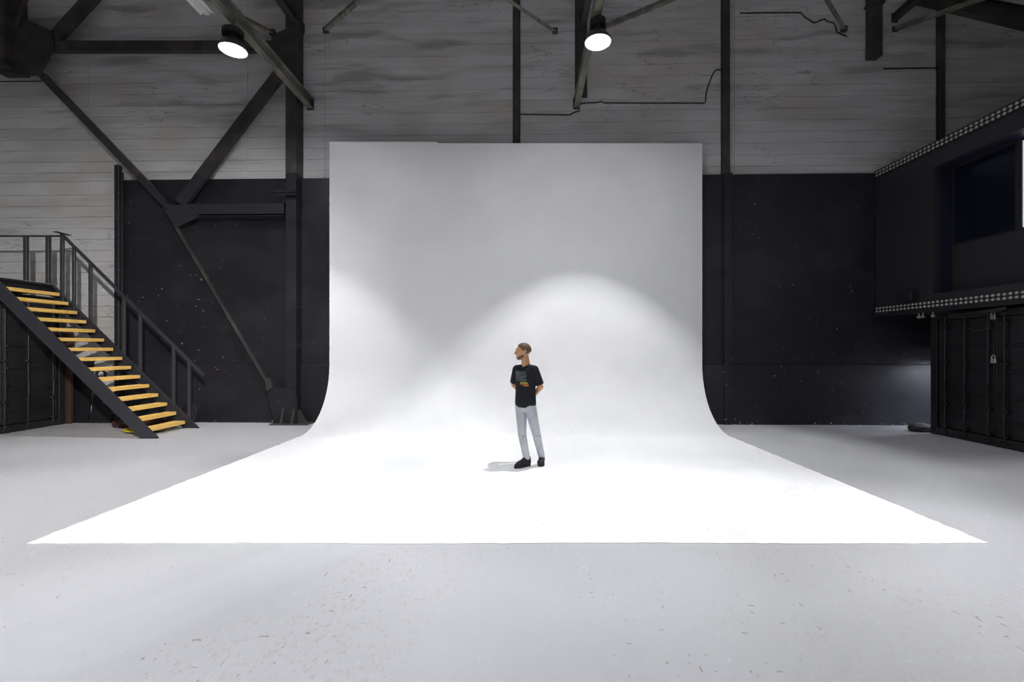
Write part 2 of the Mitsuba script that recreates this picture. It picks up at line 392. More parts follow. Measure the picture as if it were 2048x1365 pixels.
gusset([(545, 776), (575, 776), (588, 782), (594, 800), (594, 846), (549, 847), (533, 785)], OG, 'mat_wall_black',
       [(542.5, 781), (549, 785), (549, 792), (545, 801), (555.5, 803), (550.5, 808.5), (562.5, 813), (555.5, 817), (582, 768 + 5), (588, 775), (590, 783), (592, 788), (594, 796), (592, 803), (594, 812), (576, 803), (579, 784)], .019)
obj('splice_plate', plate([W(529, 757, OG + .03), W(538, 757, OG + .03), W(543, 766, OG + .03), W(545, 776, OG + .03), W(533, 783, OG + .03), W(529, 762, OG + .03)], .045, OG + .03), 'mat_steel', fr_)
# column head at the far left
obj('column', wall(cbox([W(-8, 80)[0], -OB - .20, W(0, 140)[1]], [W(10, 80)[0], -.03, ZC - .02], .005)), 'mat_steel', fr_)
obj('column', wall(cbox([W(17, 80)[0], -OB - .22, W(0, 140)[1]], [W(30, 80)[0], -.03, ZC - .02], .005)), 'mat_steel', fr_)
obj('bracket', wall(cbox([W(-10, 140)[0], -OB - .24, W(0, 143)[1]], [W(36, 140)[0], -.03, W(0, 140)[1]], .003)), 'mat_steel', fr_)
obj('brace', wbar(W(35, 55, .42), W(58, -10, .42), .42, L_(.09, .09, .012)), 'mat_steel', fr_)

def wall_post(pxa, pxb, z0, zsplit, z1, off, label, offlow=None):
    t = thing('wall_post', label, 'steel post')
    ym = 200
    u0, u1 = wl(pxa, ym, off)[0], wl(pxb, ym, off)[0]
    if zsplit > z0: obj('post', wall(cbox([u0, -(offlow or off), z0], [u1 + .03, -.05, zsplit], .004)), 'mat_wall_black', t)
    obj('post', wall(cbox([u0, -off, zsplit], [u1, -.02, z1], .004)), 'mat_steel', t, label='upper length, dark brown bare steel')
    obj('flange', wall(cbox([u0 - .03, -.052, zsplit], [u1 + .03, -.03, z1], .002)), 'mat_steel', t)
    return t
wall_post(1028, 1038, 5.77, 5.77, ZC - .01, .10, 'slim dark steel post rising above the middle of the white backdrop')
wall_post(1447, 1460, 0.0, 5.77, ZC - .01, .12, 'slim dark steel post just right of the white backdrop', PLI + .03)
wall_post(1881, 1891, 5.77, 5.77, ZC - .01, .12, 'slim dark steel post above the black cabin at the right')
wall_post(1153, 1172, wl(0, 212)[1] - .02, wl(0, 212)[1] - .02, ZC - .01, .09, 'dark steel post carrying the roof beam behind the middle lamp')
t = thing('wall_post', 'thick stub of dark steel post hanging in the upper right of the back wall', 'steel post')
u0, u1, zs = wl(1744, 100, .25)[0], wl(1766, 100, .25)[0], wl(0, 138, .25)[1]
obj('post', wall(cbox([u0, -.25, zs], [u1, -.045, ZC - .01], .006)), 'mat_steel', t)
obj('bracket', wall(cbox([u0 - .03, -.27, wl(0, 36, .25)[1] - .02], [u1 + .05, -.03, wl(0, 36, .25)[1] + .02], .003)), 'mat_steel', t)
t = thing('edge_post', 'black upright post edging the black wall beside the grey wall and the stairs', 'post')
obj('post', wall(cbox([wl(232, 600, .2)[0], -.25, 0], [wl(241, 600, .2)[0], -.153, wl(232, 333, .16)[1]], .006)), 'mat_wall_black', t)
obj('seal', wall(cbox([wl(241, 600, .2)[0], -.20, 0], [wl(244, 600, .2)[0], -.153, wl(244, 345, .16)[1]], .004)), 'mat_dark_steel', t)

# ---------------------------------------------------------------- roof beams and bracing
def yend(x, off=.04): return 10.71 - .025 * x - off
def roof_beam(x, z, w, h, label, y0=None, mat='mat_beam'):
    t = thing('roof_beam', label, 'steel beam')
    y1 = yend(x) if y0 is None else y0
    p, q = (x, y1, z), (x, -9.8, z)
    obj('web', bar(p, q, rect(.012, h - .02)), mat, t)
    obj('flange', bar(p, q, rect(w, .016, 0, h/2 - .008)), mat, t)
    obj('flange', bar(p, q, rect(w, .016, 0, -h/2 + .008)), mat, t)
    obj('end_plate', cbox([x - w/2 - .01, y1 - .012, z - h/2 - .03], [x + w/2 + .01, y1 + .03, z + h/2 + .02], .003), 'mat_steel', t)
    return t
xb1 = at(608, 195, 10.7); xb2 = at(1153, 205, 10.6)
roof_beam(-5.03, 7.56, .15, .24, 'steel I-beam running overhead from the column left of the backdrop towards the viewer')
roof_beam(1.26, 7.49, .13, .22, 'steel I-beam running overhead behind the middle lamp')
roof_beam(-5.26, 9.36, .16, .20, 'upper dark steel beam at the column head left of the backdrop', mat='mat_steel')
roof_beam(1.42, 9.36, .14, .18, 'upper dark steel beam above the middle lamp', mat='mat_steel')
roof_beam(8.55, 9.35, .12, .16, 'upper dark steel beam at the stub post in the upper right', mat='mat_steel')
def roof_brace(p, q, label, w=.085, mat='mat_beam'):
    t = thing('roof_brace', label, 'steel brace')
    obj('angle', bar(p, q, L_(w, w, .01, -1, -1)), mat, t)
    d = (np.array(q) - np.array(p)) / np.linalg.norm(np.array(q) - np.array(p)); p = np.array(p)
    obj('cleat', cbox(p - [.06, .02, .07], p + [.06, .05, .05], .003), 'mat_steel', t)
ZBR = 9.10
def rb(pxa, pya, pxb, pyb, label, z=ZBR, ext=2.2):
    D0 = F * (z - H) / (CY - pya); D1 = F * (z - H) / (CY - pyb)
    p = np.array([(pxa - CX) * D0 / F, D0, z]); q = np.array([(pxb - CX) * D1 / F, D1, z])
    p[1] = min(p[1], yend(p[0], .03)); roof_brace(p, p + (q - p) * ext, label)
rb(651, 59, 718, 0, 'angle-iron roof brace meeting the wall above the left part of the backdrop')
rb(1110, 60, 1022, 0, 'angle-iron roof brace meeting the wall left of the middle lamp')
rb(1205, 55, 1338, 0, 'angle-iron roof brace running up to the right from behind the middle lamp')
rb(1689, 56, 1656, 0, 'short angle-iron roof brace meeting the wall in the upper right', ext=2.6)
rb(1785, 62, 1955, 0, 'long angle-iron roof brace crossing the far upper right corner')
rb(544, 63, 470, 24, 'angle-iron roof brace ending beside the column behind the left lamp', ext=3.)
t = thing('roof_truss', 'heavy dark roof truss crossing the far upper right corner', 'roof truss')
for px0, py0, px1, py1, w in ((1820, -8, 2075, 52, .16), (1900, -8, 2075, 28, .10)):
    p, q = at(px0, py0, 10.25), at(px1, py1, 9.3)
    obj('chord', bar(p, q + (q - p) * .6, I_(.16, w * 1.3)), 'mat_steel', t)

# ---------------------------------------------------------------- lamps
def lamp(pos, style, label, spot=LAMP_SPOT):
    group = None
    t = thing('high_bay_lamp', label, 'lamp', group)
    x, y, z = pos
    bell = [(.222, .0), (.228, .004), (.224, .03), (.19, .09), (.14, .16), (.095, .205), (.085, .21), (.08, .205), (.13, .155), (.18, .087), (.214, .03), (.216, .004), (.222, .0)]
    obj('reflector', lathe(bell, 40, pos), 'mat_lamp_bell', t, smooth=35)
    R = .16 if style == 0 else .125
    hgt = .09 if style == 0 else .13
    core = [(0, .20), (.085, .20), (.09, .25), (.075, .26), (R - .02, .27), (R, .285), (R, .27 + hgt - .02), (R - .02, .27 + hgt), (.04, .275 + hgt), (0, .275 + hgt)]
    obj('driver', lathe(core, 32, pos), 'mat_lamp_body', t, smooth=35)
    fins = []
    for k in range(20):
        a = k * 2 * PI / 20
        f = pbox([.05, -.004, .215], [R + .006, .004, .27 + hgt - .02]); f.apply_transform(trimesh.transformations.rotation_matrix(a, [0, 0, 1])); f.apply_translation(pos); fins.append(f)
    obj('fins', cat(*fins), 'mat_lamp_body', t)
    ring = [np.array(pos) + [.028 * math.cos(a), 0, .275 + hgt + .026 + .028 * math.sin(a)] for a in np.linspace(0, 2 * PI, 16, endpoint=False)]
    obj('hook', tube(ring, .006, 6, True), 'mat_lamp_body', t, smooth=True)
    zt = 7.37
    obj('suspension_cable', tube(spline([np.array(pos) + [0, 0, .275 + hgt + .05], np.array(pos) + [.01, .0, .275 + hgt + .08], np.array([x, y, max(z + .275 + hgt + .1, 7.46)])], 8), .006, 6), 'mat_rubber', t, smooth=True)
    d = trimesh.creation.cylinder(.212, .006, sections=48); d.apply_translation([x, y, z + .012])
    obj('light_face', mikit.ply(d, 'mat_white_metal', emitter={'type': 'area', 'radiance': {'type': 'rgb', 'value': [LAMP_GLOW * .985, LAMP_GLOW, LAMP_GLOW * 1.02]}}), None, t)
    scene[t + '__beam_light'] = {'type': 'spot', 'intensity': rgb(spot * .99, spot, spot * 1.015), 'cutoff_angle': 39.0, 'beam_width': 33.5,
                                 'to_world': T().look_at(origin=[x, y, z - .01], target=[x, y, 0], up=[0, 1, 0])}
lamp(LAMPS[0], 0, 'lit white high bay lamp hanging under the left roof beam near the steel column', 46.0)
lamp(LAMPS[1], 1, 'lit white high bay lamp hanging under the middle roof beam above the backdrop', 74.0)
for i, p in enumerate(LAMPS_ADDED):
    lamp(p, i % 2, 'unseen high bay lamp added for fill light, ' + ('left of the front row', 'middle of the front row', 'right of the front row', 'left of the row behind the camera', 'right of the row behind the camera')[i], 68.0)
t = thing('unseen_flood_light', 'unseen flood light added on a pole high behind the camera, aimed at the stairs', 'lamp')
fp_ = np.array([2.9, -4.9, 6.3])
obj('housing', cbox(fp_ + [-.30, -.12, -.22], fp_ + [.30, -.004, .22], .02), 'mat_lamp_body', t)
obj('bracket', cat(bar(fp_ + [0, -.06, .2], [2.9, -4.96, ZC - .01], rect(.04, .04), (0, 1, 0))), 'mat_steel', t)
q = pbox(fp_ + [-.25, -.004, -.2], fp_ + [.25, .0, .2])
obj('lens', mikit.ply(q, 'mat_white_metal', emitter={'type': 'area', 'radiance': rgb(20., 20., 19.5)}), None, t)
scene[t + '__beam_light'] = {'type': 'spot', 'intensity': rgb(FLOOD, FLOOD * .99, FLOOD * .97), 'cutoff_angle': 20.5, 'beam_width': 5.0, 'to_world': T().look_at(origin=list(fp_ + [0, .02, 0]), target=[-9.7, 9.7, .9], up=[0, 0, 1])}
# fluorescent trough next to the left beam
t = thing('fluorescent_fixture', 'white metal strip light trough beside the left roof beam at the top edge', 'light fixture')
ye, xe, ze = 7.75, -5.36, 7.44
tp = Polygon([(-.13, 0), (-.12, -.01), (-.06, .03), (-.045, .03), (-.04, -.01), (.04, -.01), (.045, .03), (.06, .03), (.12, -.01), (.13, 0), (.06, .05), (.04, .07), (-.04, .07), (-.06, .05)])
obj('trough', bar((xe, ye, ze), (xe, ye - 1.5, ze), tp), 'mat_white_metal', t)
obj('hanger', cbox([xe - .01, ye - .9, ze + .06], [xe + .30, ye - .87, ze + .085], .003), 'mat_steel', t)
obj('hanger', cbox([xe - .01, ye - .3, ze + .06], [xe + .30, ye - .27, ze + .085], .003), 'mat_steel', t)

# ---------------------------------------------------------------- cables and a crack line on the wall
def wall_line(pts, r, label, cat_='cable', n=60, smooth_=True):
    P = []
    for px, py in pts:
        u, z = wl(px, py, .045); P.append(WM[:3, :3] @ np.array([u, -.045, z]) + WO)
    t = thing('wall_line', label, cat_)
    labels[t] = {'label': label, 'category': cat_}
    key = t
    scene[key] = mikit.ply(tube(np.array(P), r, 6), 'mat_rubber', smooth=True)
wall_line([(1039, 229), (1090, 229.5), (1138, 230.5), (1143, 228), (1146, 226), (1152, 224), (1158, 222), (1158, 211), (1163, 207), (1175, 206), (1192, 205.5), (1203, 203), (1208, 206), (1300, 206.5), (1409, 206.5), (1411, 203), (1412, 188), (1416, 172), (1424, 152), (1429, 143), (1434, 140), (1446, 139.5)], .013, 'thin black cable running along the grey wall from the middle post to the right post')
wall_line([(1480, 26.5), (1540, 25.5), (1602, 25.5), (1608, 33), (1620, 41), (1630, 46), (1640, 41), (1649, 38), (1655, 43), (1668, 46), (1672, 56), (1673, 64), (1684, 69), (1694, 73)], .014, 'jagged dark crack line on the grey wall in the upper right')  # wall crack drawn as a thin dark tube
wall_line([(1767, 137.5), (1820, 136.5), (1880, 136)], .014, 'straight black cable right of the hanging stub post')
wall_line([(-30, 163), (30, 163), (88, 162.5)], .010, 'straight thin cable on the grey wall below the big gusset plate')

# ---------------------------------------------------------------- stairs, platform, railing
st = thing('staircase', 'open black steel staircase with yellow timber treads climbing to the left', 'staircase')
N, X0, ZT0, RUN, RISE = 15, -7.355, .175, .1953, .199
SY0, SY1 = 8.82, 9.92                     # near face of the near stringer, inner face of the far stringer
def strg(y0, y1, s):
    up = lambda x: (-7.09 - x) * .985
    xt = -10.27
    poly = Polygon([(-7.09, 0), (xt, up(xt)), (xt, up(xt) - .30), (-7.40, 0)])
    def slab(pl, ya, yb):
        m = trimesh.creation.extrude_polygon(pl, abs(yb - ya), engine='earcut')
        m.apply_transform(np.array([[1, 0, 0, 0], [0, 0, -1, max(ya, yb)], [0, 1, 0, 0], [0, 0, 0, 1.0]])); m.fix_normals(); return m
    web = slab(poly, y0, y0 + s * .010)
    def strip(off0, off1):
        return slab(Polygon([(x, max(up(x) - o, 0)) for x, o in ((-7.09 - off0 / .985, off0), (xt, off0), (xt, off1), (-7.09 - off1 / .985, off1))]), y0, y0 + s * .07)
    return cat(web, strip(0, .014), strip(.286, .30))
obj('stringer', strg(SY0, SY0, 1), 'mat_stair_steel', st)
obj('stringer', strg(SY1 + .08, SY1, -1), 'mat_stair_steel', st)
TD = .205
for i in range(N):
    x, z = X0 - RUN * i, ZT0 + RISE * i
    TD = .23 if i < N - 1 else .16
    jit = rng.uniform(-.004, .004)
    pts = []
    ya, yb = SY0 + .075, SY1 - .005
    pl = Polygon([(ya, z - .070 + .018), (ya + .02, z - .070), (yb, z - .070), (yb, z), (ya, z)])
    m = trimesh.creation.extrude_polygon(pl, TD, engine='earcut')      # (y, z) profile along -x
    m.apply_transform(np.array([[0, 0, 1, x - TD + jit], [1, 0, 0, 0], [0, 1, 0, 0], [0, 0, 0, 1.0]])); m.fix_normals()
    tr = obj('tread', m, 'mat_timber', st)
    for y0, y1 in ((SY0 + .012, SY0 + .075), (SY1 - .06, SY1 + .07)):
        obj('tread_bracket', pbox([x - TD + .01, y0, z - .082], [x - .02, y1, z - .0705]), 'mat_stair_steel', st)
# railing on the far stringer
YR = SY1 + .08
def sq(w): return rect(w, w)
xn, zn = (124.5 - CX) * YR / F, H + (CY - 470) * YR / F
xe_, ze_ = (408 - CX) * YR / F, H + (CY - 752) * YR / F
rail_z = lambda x: zn + (x - xn) * (ze_ - zn) / (xe_ - xn)
hr = obj('handrail', bar((xn - .02, YR, rail_z(xn - .02)), (xe_, YR, ze_), rect(.05, .05)), 'mat_stair_steel', st)
up_ = lambda x: (-7.09 - x) * .985
for px in (124.5, 148, 181, 248, 280.5, 347.5, 378.5):
    x = (px - CX) * YR / F
    zt_ = rail_z(x) - .02
    zb = max(up_(x) - .20, .0)
    w = .07 if px < 125 else .06
    obj('baluster', cbox([x - w/2, YR - .02, zb], [x + w/2, YR + .025, zt_], .003), 'mat_stair_steel', st)
pf = thing('platform', 'black steel platform with a thin metal edge at the top of the stairs', 'platform')
XP, ZP = -10.28, 3.16
obj('deck', cbox([XL + .02, 8.05, ZP - .05], [XP, 10.0, ZP - .012], .004), 'mat_dark_steel', pf)
obj('edge_trim', cbox([XP - .05, 8.05, ZP - .014], [XP + .01, 10.06, ZP], .002), 'mat_zinc', pf, label='bare metal edge strip')
obj('beam', bar((XP - .04, 8.05, ZP - .13), (XP - .04, 10.0, ZP - .13), C_(.07, .16, .01, -1)), 'mat_dark_steel', pf)
obj('beam', bar((XL + .02, 10.0, ZP - .13), (XP, 10.0, ZP - .13), C_(.07, .16, .01, -1)), 'mat_dark_steel', pf)
pr_ = thing('platform_railing', 'black steel guard rail along the back of the platform above the stairs', 'railing')
zr = H + (CY - 472.5) * YR / F
obj('top_rail', bar((XL + .02, YR, zr), (xn - .04, YR, zr), rect(.05, .035)), 'mat_stair_steel', pr_)
for px in (53.5, 98, -40):
    x = (px - CX) * YR / F
    obj('baluster', cbox([x - .035, YR - .045, ZP - .0115], [x + .035, YR + .02, zr - .018], .003), 'mat_stair_steel', pr_)
obj('end_plate', bar((xn + .0, 9.84, zn + .03), (xn + .0, 10.16, zn + .03), rect(.10, .014)), 'mat_stair_steel', st)

# ---------------------------------------------------------------- shipping containers
def container(name, x, y0, y1, z1, s, depth, bars, label, extra=()):
    """door end in the plane x, facing s (+1 = +x); bars: y positions of the locking bars."""
    t = thing(name, label, 'container')
    xb = x - s * depth
    b = lambda a, c, bb=.004: cbox(np.array(a, float), np.array(c, float), bb)
    fr = .14
    obj('body', cat(pbox([xb, y0 + .03, .12], [x - s * .12, y1 - .03, z1 - .03])), 'mat_container', t)
    obj('frame', cat(b([x - s * .13, y0, 0], [x, y0 + fr, z1]), b([x - s * .13, y1 - fr, 0], [x, y1, z1]), b([x - s * .13, y0 + fr, z1 - .12], [x, y1 - fr, z1]), b([x - s * .13, y0 + fr, .02], [x, y1 - fr, .16])), 'mat_container', t)
    mid = (y0 + y1) / 2
    for k, (a, c) in enumerate(((y0 + fr + .01, mid - .008), (mid + .008, y1 - fr - .01))):
        d = obj('door', cat(b([x - s * .10, a, .17], [x - s * .06, c, z1 - .13]), *[b([x - s * .07, a + .05, zz], [x - s * .035, c - .05, zz + .05], .012) for zz in (.42, .85, 1.32, 1.78)]), 'mat_container', t)
        obj('gasket', cat(b([x - s * .065, a - .0, .17], [x - s * .05, a + .03, z1 - .13]), b([x - s * .065, c - .03, .17], [x - s * .05, c, z1 - .13])), 'mat_rubber', d)
        for yb_ in [q for q in bars if a - .1 < q < c + .1]:
            lb = obj('locking_bar', tube([(x + s * .0, yb_, .06), (x, yb_, z1 - .05)], .019, 10), 'mat_container', d, smooth=40)
        for yb_ in [q for q in bars if a - .1 < q < c + .1]:
            for zz in (.18, .62, 1.46, z1 - .30):
                obj('bar_guide', b([x - s * .06, yb_ - .055, zz], [x + s * .026, yb_ + .055, zz + .05], .008), 'mat_container', d)
            for zz in (.05, z1 - .09):
                obj('cam_keeper', b([x - s * .02, yb_ - .06, zz], [x + s * .03, yb_ + .06, zz + .05], .008), 'mat_container', d)
            obj('handle', cat(b([x + s * .01, yb_ - .03, 1.00], [x + s * .035, yb_ + .035, 1.10], .006), b([x + s * .015, yb_ - .02, .72], [x + s * .032, yb_ + .012, 1.02], .005)), 'mat_container', d)
    return t
container('shipping_container', -10.60, 8.10, 10.55, 2.90, 1, 2.9, (9.32, 9.76, 10.28, 8.6), 'black painted shipping container under the platform behind the stairs')
rc = container('shipping_container', 8.42, 6.93, 9.39, 2.45, -1, 4.6, (9.07, 8.67, 8.23, 7.95, 7.25), 'black painted shipping container under the cabin at the right')
t = thing('corner_post', 'dark rust-red steel post at the end of the container under the stairs', 'post')
obj('post', cbox([-10.62, 10.56, 0], [-10.50, 10.64, 2.2], .006), 'mat_rust', t)
t = thing('padlock', 'silver padlock hanging high on the right container door', 'padlock')
def padlock(t, y, z, x=8.40):
    obj('body', cbox([x - .045, y - .045, z - .055], [x - .01, y + .045, z + .03], .01), 'mat_padlock', t)
    sh = [np.array([x - .028, y + .028 * math.cos(a), z + .03 + .045 * math.sin(a) + (.02 if 0 < a < PI else 0)]) for a in np.linspace(0, PI, 12)]
    obj('shackle', tube(sh, .008, 6), 'mat_padlock', t, smooth=True)
padlock(t, F * 8.40 / (1989 - CX), H + (CY - 633) * 8.08 / F)
t2 = thing('padlock', 'silver padlock halfway up the right container door', 'padlock')
padlock(t2, F * 8.40 / (1990 - CX), H + (CY - 721) * 8.08 / F)
key = thing('hanging_cable', 'grey cable sagging between the bars of the right container door', 'cable')
yA, yB = F * 8.36 / (1934 - CX), F * 8.36 / (1979 - CX)
scene[key] = mikit.ply(tube(spline([(8.38, yA, 2.13), (8.36, (yA + yB) / 2, 2.08), (8.38, yB, 2.12)], 14), .012, 6), 'mat_steel', smooth=True)
# sandbag at the container's corner
sb = trimesh.creation.icosphere(3, 1.0); sb.apply_scale([.24, .16, .11]); v = sb.vertices; v += sb.vertex_normals * .03 * (meshkit.fbm(v * 9, 3)[:, None] - .5); v[:, 2] = np.maximum(v[:, 2], -.07)
sb.apply_translation([8.40, 9.60, .07]); key = thing('sandbag', 'black cloth sandbag on the floor at the far corner of the right container', 'sandbag'); scene[key] = mikit.ply(sb, 'mat_rubber', smooth=True)

# ---------------------------------------------------------------- cabin over the right container
cb = thing('cabin', 'black painted cabin with a wide window above the right container', 'cabin')
XC, ZC0, ZC1, YN = 8.06, 2.52, 5.78, 5.2
YF = yend(XC, .12)
yo1, zo0, zo1 = F * XC / (1868 - CX), 2.82, 5.30
shell = Polygon([(YN, ZC0), (YF, ZC0), (YF, ZC1), (YN, ZC1)], [[(6.0, zo0), (yo1, zo0), (yo1, zo1), (6.0, zo1)]])
m = trimesh.creation.extrude_polygon(shell, .12, engine='earcut'); m.apply_transform(np.array([[0, 0, 1, XC], [1, 0, 0, 0], [0, 1, 0, 0], [0, 0, 0, 1.0]])); m.fix_normals()
obj('front_wall', m, 'mat_cabin', cb)
obj('floor_slab', pbox([XC + .01, YN, ZC0], [XR - .02, YF, ZC0 + .08]), 'mat_dark_steel', cb)
obj('roof_slab', pbox([XC + .01, YN, ZC1 - .08], [XR - .02, YF, ZC1]), 'mat_dark_steel', cb)
obj('side_wall', pbox([XC + .12, YN, ZC0 + .08], [XR - .02, YN + .1, ZC1 - .08]), 'mat_cabin', cb)
XG = 8.42
obj('reveal', cat(pbox([XC + .1, yo1, zo0 - .02], [XG + .04, yo1 + .03, zo1 + .02]), pbox([XC + .1, 6.0, zo1], [XG + .04, yo1, zo1 + .03]), pbox([XC + .1, 6.0, zo0 - .03], [XG + .04, yo1, zo0])), 'mat_cabin_blue', cb)
zsill = 3.75
obj('window_apron', pbox([XG, 6.0, zo0], [XG + .05, yo1, zsill]), 'mat_cabin', cb)
obj('back_wall', pbox([XG + 2.4, 5.4, zsill - 1.1], [XG + 2.5, YF - .05, ZC1 - .1]), 'mat_cabin_blue', cb)
ym0, ym1 = F * XG / (2043 - CX), F * XG / (2030 - CX)
wf = obj('window_frame', cat(pbox([XG, ym0, zsill], [XG + .06, ym1, zo1]), pbox([XG, 6.0, zsill], [XG + .06, yo1, zsill + .04]), pbox([XG, 6.0, zo1 - .04], [XG + .06, yo1, zo1]), pbox([XG, yo1 - .04, zsill], [XG + .06, yo1, zo1])), 'mat_dark_steel', cb)
obj('pane', pbox([XG + .02, ym1, zsill + .04], [XG + .024, yo1 - .04, zo1 - .04]), 'mat_dark_glass', wf)
pn = pbox([XG + .02, 6.0, zsill + .04], [XG + .03, ym0, zo1 - .04])
obj('lit_pane', mikit.ply(pn, 'mat_white_metal', emitter={'type': 'area', 'radiance': rgb(.42, .42, .50)}), None, wf, label='bright lit window pane')
obj('edge_trim', cat(cbox([XC - .03, YN, ZC1 - .16], [XC + .02, YF, ZC1 + .01], .004)), 'mat_dark_steel', cb)
obj('edge_trim', cat(cbox([XC - .03, YN, ZC0 - .05], [XC + .02, YF, ZC0 + .17], .004)), 'mat_dark_steel', cb)
sp = obj('speaker_bracket', cat(cbox([XC - .16, 9.25, 2.74], [XC, 9.62, 2.93], .01)), 'mat_dark_steel', cb)
# LED module strings on the two trims: two rows each
def led_row(z, label, group, y0=6.6, tilt=()):
    t = thing('led_module_string', label, 'led lights', group)
    y1 = YF - .06
    step = .094
    n = int((y1 - y0) / step)
    obj('wire', tube([(XC - .037, y0, z), (XC - .037, y1, z)], .004, 5), 'mat_led_wire', t)
    m = cat(cbox([-.012, -.022, -.022], [.0, .022, .022], .004), *[cbox([-.017, a - .007, b - .007], [-.010, a + .007, b + .007], .002) for a in (-.011, .011) for b in (-.011, .011)])
    d = mikit.ply(m, 'mat_led')
    for k in range(n):
        obj('module', {**d, 'to_world': T().translate([XC - .0325, y1 - .03 - k * step, z + .002 * math.sin(k * 2.1)])}, None, t)
zu = H + (CY - 345.5) * 10.3 / F
led_row(5.735, 'upper string of small LED modules along the top edge of the cabin', 'led strings')
led_row(5.665, 'lower string of small LED modules along the top edge of the cabin', 'led strings')
led_row(2.655, 'upper string of small LED modules along the bottom edge of the cabin', 'led strings')
led_row(2.585, 'lower string of small LED modules along the bottom edge of the cabin', 'led strings')
for k in [k for k in labels if k.startswith('led_module_string')]: labels[k].pop('group', None)
key = thing('cable_bundle', 'bundle of grey cables slung under the cabin above the right container', 'cables')
ba = at(1898, 634, 8.30 * F / (1898 - CX)); bb = at(2012, 616, 8.30 * F / (2012 - CX))
scene[key] = mikit.ply(cat(*[tube(spline([ba + [0, 0, d], (ba + bb) / 2 + [0, 0, d * 1.3 - .03], bb + [0, 0, d * .5]], 14), .013, 6) for d in (-.02, .01, .035)]), 'mat_steel', smooth=True)
# clamps under the cabin edge
for k, px in enumerate((1838, 1846, 1866)):
    D = F * 8.10 / (px - CX); p = at(px, 628 - k * 1.0, D); p[2] = 2.395
    t = thing('clamp', ['small chrome clamp under the far end of the cabin edge', 'chrome clamp under the cabin edge, second of three', 'chrome clamp under the cabin edge nearest the container bars'][k], 'clamp')
    obj('jaw', cbox(p - [.03, .03, .03], p + [.03, .03, .02], .008), 'mat_padlock', t)
    obj('bolt', tube([p + [0, 0, .0], p + [0, 0, .07]], .012, 8), 'mat_padlock', t)
# unseen bulkhead light added in the passage behind the right container: lights the floor and plinth there
t = thing('unseen_passage_light', 'unseen bulkhead lamp added in the passage behind the right container', 'lamp')
obj('housing', cbox([9.15, 9.58, 1.42], [10.3, 9.76, 1.50], .01), 'mat_dark_steel', t)
obj('lens', mikit.ply(cbox([9.18, 9.61, 1.405], [10.27, 9.73, 1.42], .004), 'mat_white_metal', emitter={'type': 'area', 'radiance': rgb(112, 117, 135)}), None, t)
obj('arm', bar((9.45, 9.70, 1.47), (9.45, yend(9.45, .102), 1.47), rect(.03, .03)), 'mat_dark_steel', t)

# ---------------------------------------------------------------- clutter behind the stairs
key = thing('cable_coil', 'black cable coil leaning on the wall behind the foot of the stairs', 'cable coil')
c0 = at(374, 830, 10.36); rings = []
for k in range(6):
    r = .20 + .012 * k
    rings.append(tube([c0 + np.array([(r) * .62 * math.cos(a), .03 * k - .08 + .05 * math.sin(a), .23 - c0[2] + (r + .0) * math.sin(a)]) for a in np.linspace(0, 2 * PI, 28, endpoint=False)], .011, 6, True))
scene[key] = mikit.ply(cat(*rings), 'mat_rubber', smooth=True)
key = thing('hose_ring', 'black hose loop hanging on the grey wall behind the stairs', 'hose')
u, z = wl(202, 751, .14); rg = []
for k in range(2):
    rg.append(tube([WO + WR @ np.array([u + (.10 + .01 * k) * math.cos(a), -.135 - .02 * k, z + .02 + (.10 + .01 * k) * math.sin(a)]) for a in np.linspace(0, 2 * PI, 24, endpoint=False)], .018, 8, True))
scene[key] = mikit.ply(cat(*rg), 'mat_rubber', smooth=True)
t = thing('wound_hose', 'yellow and black hose wound flat on the floor under the lowest treads', 'hose')
pc = np.array([-7.95, 9.55, 0])
for k in range(4):
    r = .16 + .06 * k
    obj('loop', tube([pc + [r * math.cos(a), r * .8 * math.sin(a), .025 + .03 * (k % 2)] for a in np.linspace(0, 2 * PI, 28, endpoint=False)], .024, 8, True), 'mat_yellow' if k % 2 else 'mat_rubber', t, smooth=True)
t = thing('pipe', 'rusty steel pipe lying on the floor behind the stairs', 'pipe')
obj('tube', tube([(-9.0, 10.05, .09), (-7.75, 10.1, .09)], .085, 16), 'mat_rust', t, smooth=40)
for pa, pb, top, label in ((138, 184, 716, 'tall black board added to fill the dark area behind the stairs'), (186, 229, 786, 'low black board added to fill the dark area behind the middle of the stairs')):
    t = thing('dark_fill_board', label, 'board')  # added black sheet standing in for the darkness under the stairs
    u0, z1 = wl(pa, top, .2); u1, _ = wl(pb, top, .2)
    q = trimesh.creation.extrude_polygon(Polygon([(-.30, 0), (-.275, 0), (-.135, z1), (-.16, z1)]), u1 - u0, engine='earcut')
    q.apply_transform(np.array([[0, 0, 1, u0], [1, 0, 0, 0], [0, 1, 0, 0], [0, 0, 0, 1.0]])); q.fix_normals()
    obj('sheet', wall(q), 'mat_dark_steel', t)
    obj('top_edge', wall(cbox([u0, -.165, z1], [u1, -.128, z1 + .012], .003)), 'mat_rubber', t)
t = thing('blue_tool', 'blue hand tool lying on the container roof behind the top treads', 'tool')
ztop = 2.93
obj('body', tube([(-10.9, 9.35, ztop + .02), (-10.9, 9.48, ztop + .05), (-10.9, 9.60, ztop + .02)], .03, 10), 'mat_blue', t, smooth=True)
obj('shaft', tube([(-10.9, 9.05, ztop + .02), (-10.9, 9.35, ztop + .02)], .012, 8), 'mat_zinc', t, smooth=True)

